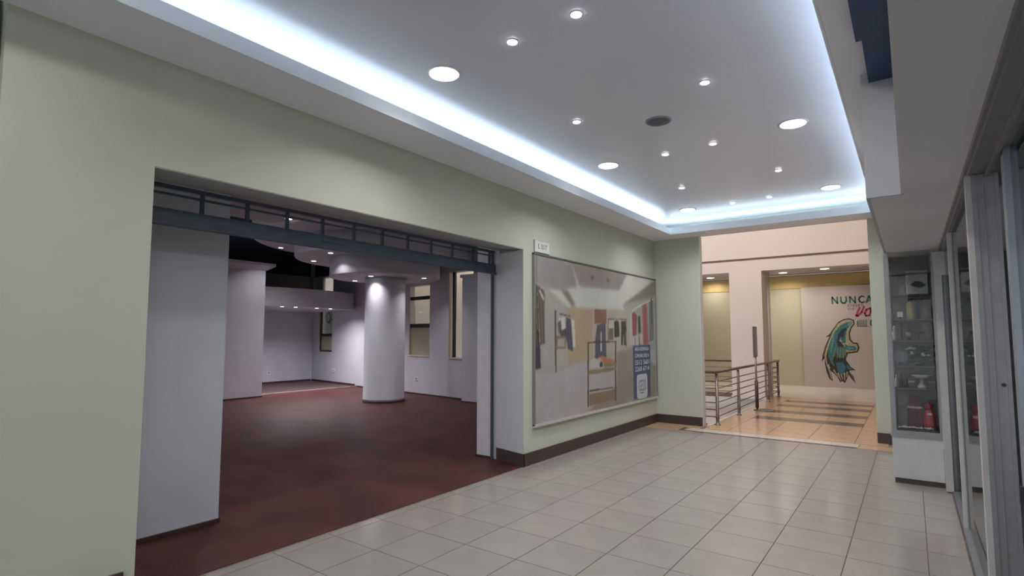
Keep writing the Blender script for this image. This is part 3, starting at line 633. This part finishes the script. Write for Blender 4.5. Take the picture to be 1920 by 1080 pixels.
# ---- mural
WING=[
('outline',[(-1.576,2.005),(-1.439,2.025),(-1.319,1.978),(-1.305,1.858),(-1.391,1.733),(-1.435,1.575),(-1.422,1.417),(-1.359,1.323),(-1.252,1.318),(-1.213,1.168),(-1.263,1.042),(-1.398,1.015),(-1.507,1.001),(-1.563,0.817),(-1.455,0.616),(-1.332,0.526),(-1.445,0.519),(-1.5,0.498),(-1.398,0.352),(-1.352,0.161),(-1.454,0.287),(-1.509,0.394),(-1.552,0.283),(-1.608,0.149),(-1.68,0.199),(-1.725,0.165),(-1.794,0.304),(-1.886,0.42),(-1.967,0.487),(-1.944,0.361),(-1.917,0.187),(-2.004,0.247),(-2.067,0.436),(-2.101,0.659),(-2.105,0.851),(-2.188,0.753),(-2.153,0.947),(-2.097,1.141),(-2.034,1.319),(-1.957,1.496),(-2.062,1.48),(-1.954,1.561),(-1.841,1.737),(-1.717,1.921)]),
('creamw',[(-1.577,1.973),(-1.445,1.993),(-1.347,1.953),(-1.337,1.865),(-1.417,1.758),(-1.467,1.591),(-1.458,1.401),(-1.374,1.292),(-1.275,1.277),(-1.253,1.167),(-1.288,1.079),(-1.41,1.053),(-1.532,1.038),(-1.594,1.195),(-1.658,1.321),(-1.791,1.448),(-1.874,1.448),(-1.991,1.191),(-2.064,0.901),(-2.044,0.677),(-1.964,0.583),(-2.018,0.486),(-2.071,0.708),(-2.098,0.884),(-2.114,0.932),(-2.054,1.158),(-1.985,1.352),(-1.867,1.641),(-1.719,1.88)]),
('teal',[(-1.66,1.831),(-1.497,1.918),(-1.367,1.928),(-1.364,1.875),(-1.448,1.781),(-1.506,1.702),(-1.541,1.512),(-1.548,1.322),(-1.632,1.29),(-1.68,1.449),(-1.74,1.321),(-1.778,1.066),(-1.836,1.001),(-1.899,0.808),(-1.851,0.619),(-1.932,0.68),(-2.012,0.934),(-1.991,1.191),(-1.902,1.448),(-1.811,1.64)]),
('tealb',[(-1.471,1.892),(-1.362,1.922),(-1.375,1.853),(-1.454,1.79),(-1.485,1.829)]),
('navyw',[(-1.73,1.576),(-1.629,1.703),(-1.531,1.759),(-1.501,1.702),(-1.558,1.639),(-1.598,1.449),(-1.672,1.512),(-1.743,1.257),(-1.782,1.321)]),
('tealb',[(-1.872,1.512),(-1.827,1.512),(-1.884,1.192),(-1.934,0.999),(-1.956,1.063)]),
('creamw',[(-1.508,1.639),(-1.492,1.639),(-1.49,1.417),(-1.414,1.285),(-1.442,1.266),(-1.519,1.385)]),
('teal',[(-1.59,1.29),(-1.498,1.228),(-1.336,1.223),(-1.285,1.167),(-1.314,1.098),(-1.476,1.083),(-1.556,1.132)]),
('tealb',[(-1.526,1.196),(-1.364,1.185),(-1.34,1.135),(-1.502,1.12)]),
('teal',[(-1.884,1.192),(-1.553,1.196),(-1.547,1.006),(-1.621,0.863),(-1.813,0.874),(-1.892,1.0)]),
('navyw',[(-1.807,1.033),(-1.758,0.875),(-1.821,0.683),(-1.849,0.81)]),
('gold',[(-1.819,1.161),(-1.803,1.145),(-1.871,0.889),(-1.882,0.809),(-1.89,0.904)]),
('gold',[(-1.755,1.162),(-1.739,1.146),(-1.774,0.891),(-1.785,0.811),(-1.793,0.906)]),
('gold',[(-1.691,1.162),(-1.676,1.147),(-1.699,0.892),(-1.711,0.813),(-1.718,0.908)]),
('gold',[(-1.626,1.163),(-1.61,1.147),(-1.617,0.894),(-1.628,0.815),(-1.636,0.91)]),
('gold',[(-1.571,1.164),(-1.555,1.148),(-1.546,0.896),(-1.557,0.817),(-1.565,0.911)]),
('navyw',[(-1.845,0.778),(-1.623,0.815),(-1.545,0.723),(-1.525,0.535),(-1.635,0.499),(-1.771,0.526)]),
('bluew',[(-1.819,0.715),(-1.653,0.751),(-1.576,0.627),(-1.611,0.437),(-1.695,0.371),(-1.774,0.463)]),
('teal',[(-1.546,0.691),(-1.443,0.575),(-1.39,0.54),(-1.484,0.542),(-1.551,0.581)]),
('creamw',[(-2.044,0.677),(-1.999,0.684),(-1.943,0.234),(-1.965,0.258)]),
('creamw',[(-1.91,0.521),(-1.865,0.529),(-1.757,0.274),(-1.778,0.298)]),
('creamw',[(-1.803,0.43),(-1.758,0.438),(-1.696,0.198),(-1.717,0.222)]),
('creamw',[(-1.721,0.402),(-1.677,0.41),(-1.657,0.231),(-1.678,0.255)]),
('creamw',[(-1.638,0.436),(-1.594,0.444),(-1.604,0.202),(-1.624,0.226)]),
('creamw',[(-1.568,0.47),(-1.525,0.478),(-1.551,0.299),(-1.572,0.323)]),
('gold',[(-1.495,0.473),(-1.469,0.468),(-1.376,0.228),(-1.402,0.258)]),
]
t = thing('wall_mural', 'painted mural of blue feathered wings with lettering on pale panel', 'mural', (-1.2, 18.7, 0))
obj('panel', box(-2.66, .6, 18.60, 18.69, 0.0, 2.985), mural_m, t)
WC = dict(outline=(.035, .03, .025), creamw=(.40, .36, .24), teal=(.045, .16, .17), tealb=(.10, .27, .28), navyw=(.02, .04, .07), gold=(.28, .20, .09), bluew=(.05, .14, .22))
wk = list(WC); wm = [mat('wing_'+k, WC[k], .6, noise=.3, scale=25) for k in wk]
for mir in (0, 1):
    bm = bmesh.new()
    for (c, pts), l in zip(WING, layered([p for _, p in WING])):
        patch(bm, [((x if not mir else -2*.955-x), 18.598-.0012*l, z) for x, z in pts], wk.index(c))
    obj('painted_wing', bm, wm, t)
tg = mat('mural_teal_ink', (.035, .14, .125), .6, noise=0); br_ = mat('mural_brown_ink', (.16, .11, .09), .6, noise=0); pk = mat('mural_pink_ink', (.42, .035, .10), .6, noise=0)
def mtext(s, x, z, h, w_, m, shear=0, thick=0):
    o = text(s, (x, 18.597, z), h*1.38, m, t, 'y', .001, font_shear=shear)
    xs_ = [v.co.x for v in o.data.vertices]; k = w_/(max(xs_)-min(xs_))
    for v in o.data.vertices: v.co.x = (v.co.x-min(xs_))*k
    return o
def stroke(pts, wd, m, name='lettering'):
    bm = bmesh.new()
    for (a, b), (c, d) in zip(pts, pts[1:]):
        v = Vector((c-a, d-b)); n = Vector((-v.y, v.x)).normalized()*wd/2; e = v.normalized()*wd*.3
        prism([(a-e.x+n.x, b-e.y+n.y), (c+e.x+n.x, d+e.y+n.y), (c+e.x-n.x, d+e.y-n.y), (a-e.x-n.x, b-e.y-n.y)], 18.592, 18.5995, bm, 'y')
    obj(name, bm, m, t)
lx = -1.845; H = (2.475, 2.66); K = .93
def nstroke(pts, wd=.040): stroke([(lx+(x-lx)*K, z) for x, z in pts], wd, tg)
nstroke([(lx, H[0]), (lx, H[1]), (lx+.14, H[0]), (lx+.14, H[1])])
nstroke([(lx+.24, H[1]), (lx+.24, H[0]+.05), (lx+.28, H[0]), (lx+.34, H[0]), (lx+.38, H[0]+.05), (lx+.38, H[1])])
nstroke([(lx+.48, H[0]), (lx+.48, H[1]), (lx+.62, H[0]), (lx+.62, H[1])])
nstroke([(lx+.86, H[1]-.02), (lx+.80, H[1]), (lx+.74, H[1]-.03), (lx+.72, H[0]+.09), (lx+.74, H[0]+.03), (lx+.80, H[0]), (lx+.86, H[0]+.02)])
nstroke([(lx+.91, H[0]), (lx+.99, H[1]), (lx+1.07, H[0])]); nstroke([(lx+.94, H[0]+.05), (lx+1.04, H[0]+.05)], .03)
mtext('DEJES', -1.46, 2.365, .07, .40, br_); mtext('DE', -1.455, 2.27, .055, .17, br_)
stroke([(-1.17, 2.33), (-1.26, 2.10), (-1.22, 2.09), (-1.12, 2.20), (-1.06, 2.36)], .045, pk)
stroke([(-.90, 2.31), (-1.0, 2.27), (-1.05, 2.16), (-1.02, 2.09), (-.94, 2.10), (-.90, 2.20), (-.90, 2.31), (-.86, 2.15), (-.84, 2.12)], .045, pk)
for i in range(7): stroke([(-1.22+.034*i, 1.80), (-1.22+.034*i, 1.98-.012*(i % 2))], .010, tg)
stroke([(-1.24, 1.79), (-1.0, 1.79)], .016, tg); stroke([(-1.24, 1.79), (-1.24, 1.93)], .014, tg)
stroke([(-.89, 1.97), (-.92, 1.90), (-.92, 1.85), (-.88, 1.79)], .03, tg)
# ================================================================ SHOPFRONTS on the right
GX = .30
t = thing('aluminium_shopfront', 'aluminium framed glass shopfront running along the right side', 'shopfront', (GX, 4.5, 0))
obj('header', box(.275, .44, -1.2, 6.9, ZL-.055, ZL-.001), alum, t)
obj('header_lip', box(.262, .275, -1.2, 6.9, ZL-.030, ZL-.001), alum, t)
obj('header_lip', box(.338, .356, -1.2, 3.60, ZL-.075, ZL-.056), alum, t)
def upright(x0, x1, y0, y1, m=alum, grooves=()):
    o = obj('post', box(x0, x1, y0, y1, 0.012, ZL-.056), m, t)
    for g0, g1 in grooves: obj('groove', box(g0, g1, y0-.006, y0, .012, ZL-.06), m, t)
    return o
upright(.285, .392, 3.62, 3.72, alum, ((.285, .305), (.325, .333), (.376, .392)))
upright(.262, .285, 3.625, 3.70, alum_w)
upright(.285, .322, 5.55, 5.64, alum_w, ((.285, .295),))
upright(.322, .350, 5.555, 5.64, alum)
upright(.27, .285, 5.56, 5.63, alum_w)
obj('jamb', box(.215, .270, 6.78, 6.935, 0.012, ZL-.056), alum_w, t)
obj('jamb', box(.270, .330, 6.84, 6.935, 0.012, ZL-.056), alum, t)
obj('jamb_cap', prism([(.215, 2.10), (.30, 2.10), (.30, 2.33), (.20, 2.33), (.20, 2.26)], 6.74, 6.78, axis='y'), alum_w, t)
for y, x in ((3.613, .360), (5.543, .318)): obj('key_lock', tube((x, y, 1.26), (x, y-.01, 1.26), .009, 12), black_m, t)
obj('floor_track', box(.262, .36, 3.72, 6.84, 0.0012, .025), alum, t)
obj('floor_track', box(.25, .262, 3.72, 6.84, 0.0012, .018), darkline, t)
obj('glass_pane', box(.300, .306, 3.72, 5.55, .025, ZL-.056), glass_t, t)
obj('glass_pane', box(.300, .306, 5.64, 6.84, .025, ZL-.056), glass_t, t)
# sliding leaf nearer the camera
t = thing('sliding_door_leaf', 'half open aluminium and glass sliding door at right edge', 'door', (.39, 2.2, 0))
obj('stile', box(.362, .408, 3.16, 3.24, .02, ZL-.056), mat('blue_grey_aluminium', (.33, .36, .40), .4, metal=.6), t)
obj('stile', box(.366, .412, .10, .20, .02, ZL-.056), alum, t)
obj('bottom_rail', box(.370, .408, .20, 3.16, .02, .12), alum, t)
obj('glass_pane', box(.386, .392, .20, 3.16, .12, ZL-.056), glass_t, t)
obj('pull_handle', box(.346, .362, 3.185, 3.215, .78, .86), black_m, t)
# dark shop behind the glass
dkw = mat('dark_shop_wall', (.16, .16, .165), .8)
struct('wall_right', box(3.0, 3.1, -2.6, 9.33, 0, ZL), dkw)
struct('wall_right', box(.34, 3.0, 7.50, 7.60, 0, ZL), dkw)
# ---- display cabinet
CXa, CXb, CYa, CYb = -.205, .212, 6.945, 7.42
t = thing('display_cabinet', 'tall glass display cabinet on a white plinth at the corridor end', 'display cabinet', (0, 7.2, 0))
obj('kick_board', box(CXa+.01, CXb-.002, CYa+.01, CYb, 0.0012, .055), base_m, t)
obj('plinth', box(CXa, CXb, CYa, CYb, .055, .475), mat('plinth_white', (.55, .54, .55), .5), t)
obj('counter_strip', box(CXa-.012, CXb, CYa-.012, CYb, .475, .495), alum, t)
for x0, y0 in ((CXa, CYa), (CXa, CYb-.035), (CXb-.02, CYa), (CXb-.02, CYb-.035)):
    obj('corner_post', box(x0, x0+(.042 if x0 < 0 else .02), y0, y0+.035, .495, ZL-.002), alum, t)
obj('bottom_rail', box(CXa+.042, CXb-.02, CYa, CYa+.02, .495, .535), alum, t)
obj('back_panel', box(CXa+.042, CXb-.02, CYb-.015, CYb-.005, .495, ZL-.002), mat('cabinet_back', (.20, .205, .20), .6), t)
obj('top_panel', box(CXa+.042, CXb-.02, CYa+.02, CYb-.015, 2.15, 2.16), mat('cabinet_top', (.14, .14, .14), .6), t)
obj('inner_floor', box(CXa+.042, CXb-.02, CYa+.02, CYb-.015, .495, .545), black_m, t)
sg = mat('shelf_glass_edge', (.10, .13, .125), .2, alpha=.55)
SZ = [1.94, 1.675, 1.455, 1.195, .965]
for z in SZ: obj('glass_shelf', box(CXa+.044, CXb-.022, CYa+.03, CYb-.016, z-.008, z), sg, t)
obj('glass_front', box(CXa+.042, CXb-.02, CYa+.006, CYa+.010, .535, ZL-.002), glass_m, t)
obj('glass_side', box(CXa+.006, CXa+.010, CYa+.035, CYb-.035, .495, ZL-.002), glass_m, t)
# goods on the shelves
def good(name, label, cat, parts, group=None):
    b0 = parts[0][1]; zs = min(v.co.z for p in parts for v in p[1].verts); c = b0.verts[:][0].co
    if len(parts) == 1: return tag(obj(name, b0, parts[0][2]), label, cat, group)
    t = thing(name, label, cat, (c.x, c.y, zs), group)
    for n, b, m in parts: obj(n, b, m, t)
g_dark = mat('dark_goods', (.035, .04, .05), .4); g_lt = mat('pale_goods', (.42, .42, .42), .5); g_br = mat('bronze_goods', (.07, .05, .04), .4, noise=.3)
g_yel = mat('yellow_glass', (.30, .28, .13), .3); g_gr = mat('grey_vase', (.14, .14, .15), .4); g_red = mat('red_goods', (.30, .02, .05), .4); g_mar = mat('maroon_goods', (.11, .03, .04), .5)
g_green = mat('leaf_green', (.03, .06, .04), .6); g_wh = mat('white_goods', (.60, .60, .60), .4)
s = SZ[0]
good('storage_box', 'dark slate box on the top shelf of cabinet', 'box', [('box', box(-.155, -.09, 7.10, 7.2, s, s+.19), g_dark)])
good('carton', 'grey carton beside the dark box on top shelf', 'box', [('carton', box(-.085, -.035, 7.12, 7.2, s, s+.14), mat('grey_card', (.2, .205, .21))), ('flap', box(-.085, -.03, 7.09, 7.12, s+.12, s+.15), g_dark)])
good('picture_card', 'white framed card with a dark green shape on top shelf', 'picture', [('card', box(-.02, .165, 7.08, 7.09, s, s+.25), g_lt), ('print', prism([(.02, s+.10), (.06, s+.14), (.11, s+.13), (.15, s+.09), (.10, s+.065), (.05, s+.08)], 7.074, 7.08, axis='y'), g_green), ('corner_label', box(-.015, .005, 7.07, 7.08, s+.19, s+.24), g_wh), ('corner_label', box(0, .02, 7.07, 7.08, s+.11, s+.14), g_wh)])
s = SZ[1]
good('table_lamp', 'tiny lamp with white square shade on the second shelf', 'lamp', [('stem', tube((-.085, 7.12, s), (-.085, 7.12, s+.035), .008), g_br), ('lamp_shade', box(-.11, -.06, 7.10, 7.14, s+.03, s+.085), g_wh)])
good('yellow_bottle', 'yellow bottle with black cap on the second shelf', 'bottle', [('bottle', lathe([(.035, s), (.036, s+.02), (.036, s+.17), (.025, s+.19)], .01, 7.14, 20), g_yel), ('cap', lathe([(.018, s+.19), (.018, s+.225)], .01, 7.14, 16), black_m)])
good('branch_ornament', 'dark curved metal branch ornament on the second shelf', 'ornament', [('branch', tube((.07, 7.18, s), (.075, 7.18, s+.20), .012), g_dark), ('twig', tube((.075, 7.18, s+.19), (.12, 7.18, s+.21), .01), g_dark), ('twig', tube((.075, 7.18, s+.20), (.03, 7.18, s+.22), .01), g_dark)])
good('grey_urn', 'rounded grey urn at right of the second shelf', 'vase', [('urn', lathe([(.035, s), (.045, s+.02), (.05, s+.10), (.035, s+.165), (.02, s+.18)], .14, 7.22, 24), g_gr)])
s = SZ[2]
good('bronze_candlestick', 'dark bronze candlestick on the third shelf', 'candlestick', [('stem', lathe([(.03, s), (.012, s+.02), (.01, s+.07), (.018, s+.10), (.01, s+.13), (.02, s+.19)], -.085, 7.12, 16), g_br)])
good('pale_figurine', 'pale leaning figurine left end of the third shelf', 'figurine', [('figure', lathe([(.03, s), (.02, s+.03), (.025, s+.08), (.012, s+.11), (.016, s+.14), (.005, s+.16)], -.14, 7.13, 14), g_lt)])
good('amber_bottle', 'amber brown bottle in the middle of the third shelf', 'bottle', [('bottle', lathe([(.022, s), (.022, s+.12), (.010, s+.15), (.010, s+.18)], -.02, 7.16, 16), mat('amber_glass', (.14, .07, .04), .3)), ('label_band', lathe([(.0225, s+.04), (.0225, s+.09)], -.02, 7.16, 16), g_lt)])
fl = bmesh.new()
for a in range(6): sphere((.065+.035*math.cos(a*1.05), 7.12+.02*math.sin(a*1.05), s+.085), .02, fl, 1.2, 1, .7, 1)
good('dark_rose', 'dark red metal flower on a short stem on third shelf', 'flower', [('bloom', fl, g_br), ('stem', tube((.065, 7.12, s), (.065, 7.12, s+.08), .006), g_br)])
good('grey_vase', 'tall pale grey vase at right of the third shelf', 'vase', [('vase', lathe([(.035, s), (.048, s+.05), (.048, s+.15), (.03, s+.2)], .14, 7.22, 24), mat('pale_grey_vase', (.20, .20, .205), .4))])
s = SZ[3]
pl = bmesh.new(); wf = bmesh.new(); random.seed(3)
for k in range(46):
    c = (.06+random.uniform(-.07, .12), 7.16+random.uniform(-.04, .06), s+.03+random.uniform(0, .17)); sphere(c, .022, pl, 1.5, .6, .8, 1)
for k in range(14):
    sphere((.06+random.uniform(-.11, .11), 7.12+random.uniform(-.02, .03), s+.06+random.uniform(0, .15)), .014, wf, 1.3, .8, .8, 1)
good('flower_arrangement', 'dark green foliage with small white flowers on fourth shelf', 'flowers', [('foliage', pl, g_green), ('blossoms', wf, g_wh), ('bowl', lathe([(.03, s), (.05, s+.03)], .05, 7.16, 18), g_dark)])
good('round_plate', 'grey blue upright plate left on the fourth shelf', 'plate', [('plate', tube((-.10, 7.13, s+.09), (-.10, 7.14, s+.09), .06, 24), mat('slate_plate', (.13, .14, .17), .3)), ('stand', box(-.12, -.08, 7.12, 7.17, s, s+.035), g_dark)])
s = SZ[4]
for i, (x, h, m) in enumerate([(-.145, .13, g_lt), (-.105, .15, g_br), (-.065, .12, g_dark)]):
    good('small_bottle', ['pale small bottle at left end of fifth shelf', 'bronze small bottle second from left on fifth shelf', 'dark small bottle third from left on fifth shelf'][i], 'bottle', [('bottle', lathe([(.016, s), (.018, s+.01), (.016, s+h*.6), (.007, s+h*.8), (.007, s+h)], x, 7.12, 14), m)], 'small bottles on the fifth shelf')
good('white_dish_stand', 'white dish on a pedestal on the fifth shelf', 'dish', [('dish', lathe([(.05, s+.10), (.085, s+.125), (.088, s+.135)], .07, 7.14, 24), g_wh), ('pedestal', lathe([(.05, s), (.04, s+.02), (.015, s+.05), (.02, s+.10)], .07, 7.14, 20), g_lt)])
good('dark_casket', 'dark small casket under the white dish', 'box', [('casket', box(.12, .175, 7.08, 7.13, s, s+.06), g_dark), ('lid', box(.118, .177, 7.078, 7.132, s+.06, s+.075), g_gr)])
good('grey_casket', 'slate casket standing left of dish pedestal', 'box', [('casket', box(-.04, .01, 7.09, 7.14, s, s+.055), g_dark), ('lid', box(-.042, .012, 7.088, 7.142, s+.055, s+.07), g_lt)])
s = .545
good('upright_carton', 'grey upright carton at left of the cabinet bottom', 'box', [('carton', box(-.14, -.075, 7.12, 7.2, s, s+.24), mat('warm_grey_card', (.16, .15, .145)))])
good('maroon_case', 'maroon case lying on the bottom of the cabinet', 'case', [('case', box(-.06, .06, 7.16, 7.25, s, s+.2), g_mar), ('lid', box(-.062, .062, 7.158, 7.252, s+.2, s+.22), g_lt)])
good('maroon_pouch', 'flat maroon box on top of the maroon case', 'box', [('box', box(-.05, .05, 7.17, 7.24, s+.221, s+.32), mat('dull_maroon', (.12, .05, .055)))])
good('red_figurine', 'bright red seated figurine at right of cabinet bottom', 'figurine', [('body', lathe([(.045, s), (.055, s+.05), (.05, s+.14), (.03, s+.20)], .12, 7.12, 20), g_red), ('head', sphere((.12, 7.12, s+.24), .038), g_red), ('bow', box(.10, .14, 7.065, 7.08, s+.15, s+.17), g_lt)])
pb = bmesh.new()
for k in range(46): sphere((random.uniform(-.14, .15), 7.0+random.uniform(0, .06), s+.010+random.uniform(0, .012)), .012, pb, 1, 1, .8, 1)
o = good('pebble_garland', 'pale pebbles scattered along the cabinet bottom front', 'pebbles', [('pebbles', pb, g_lt)]); o['kind'] = 'stuff'
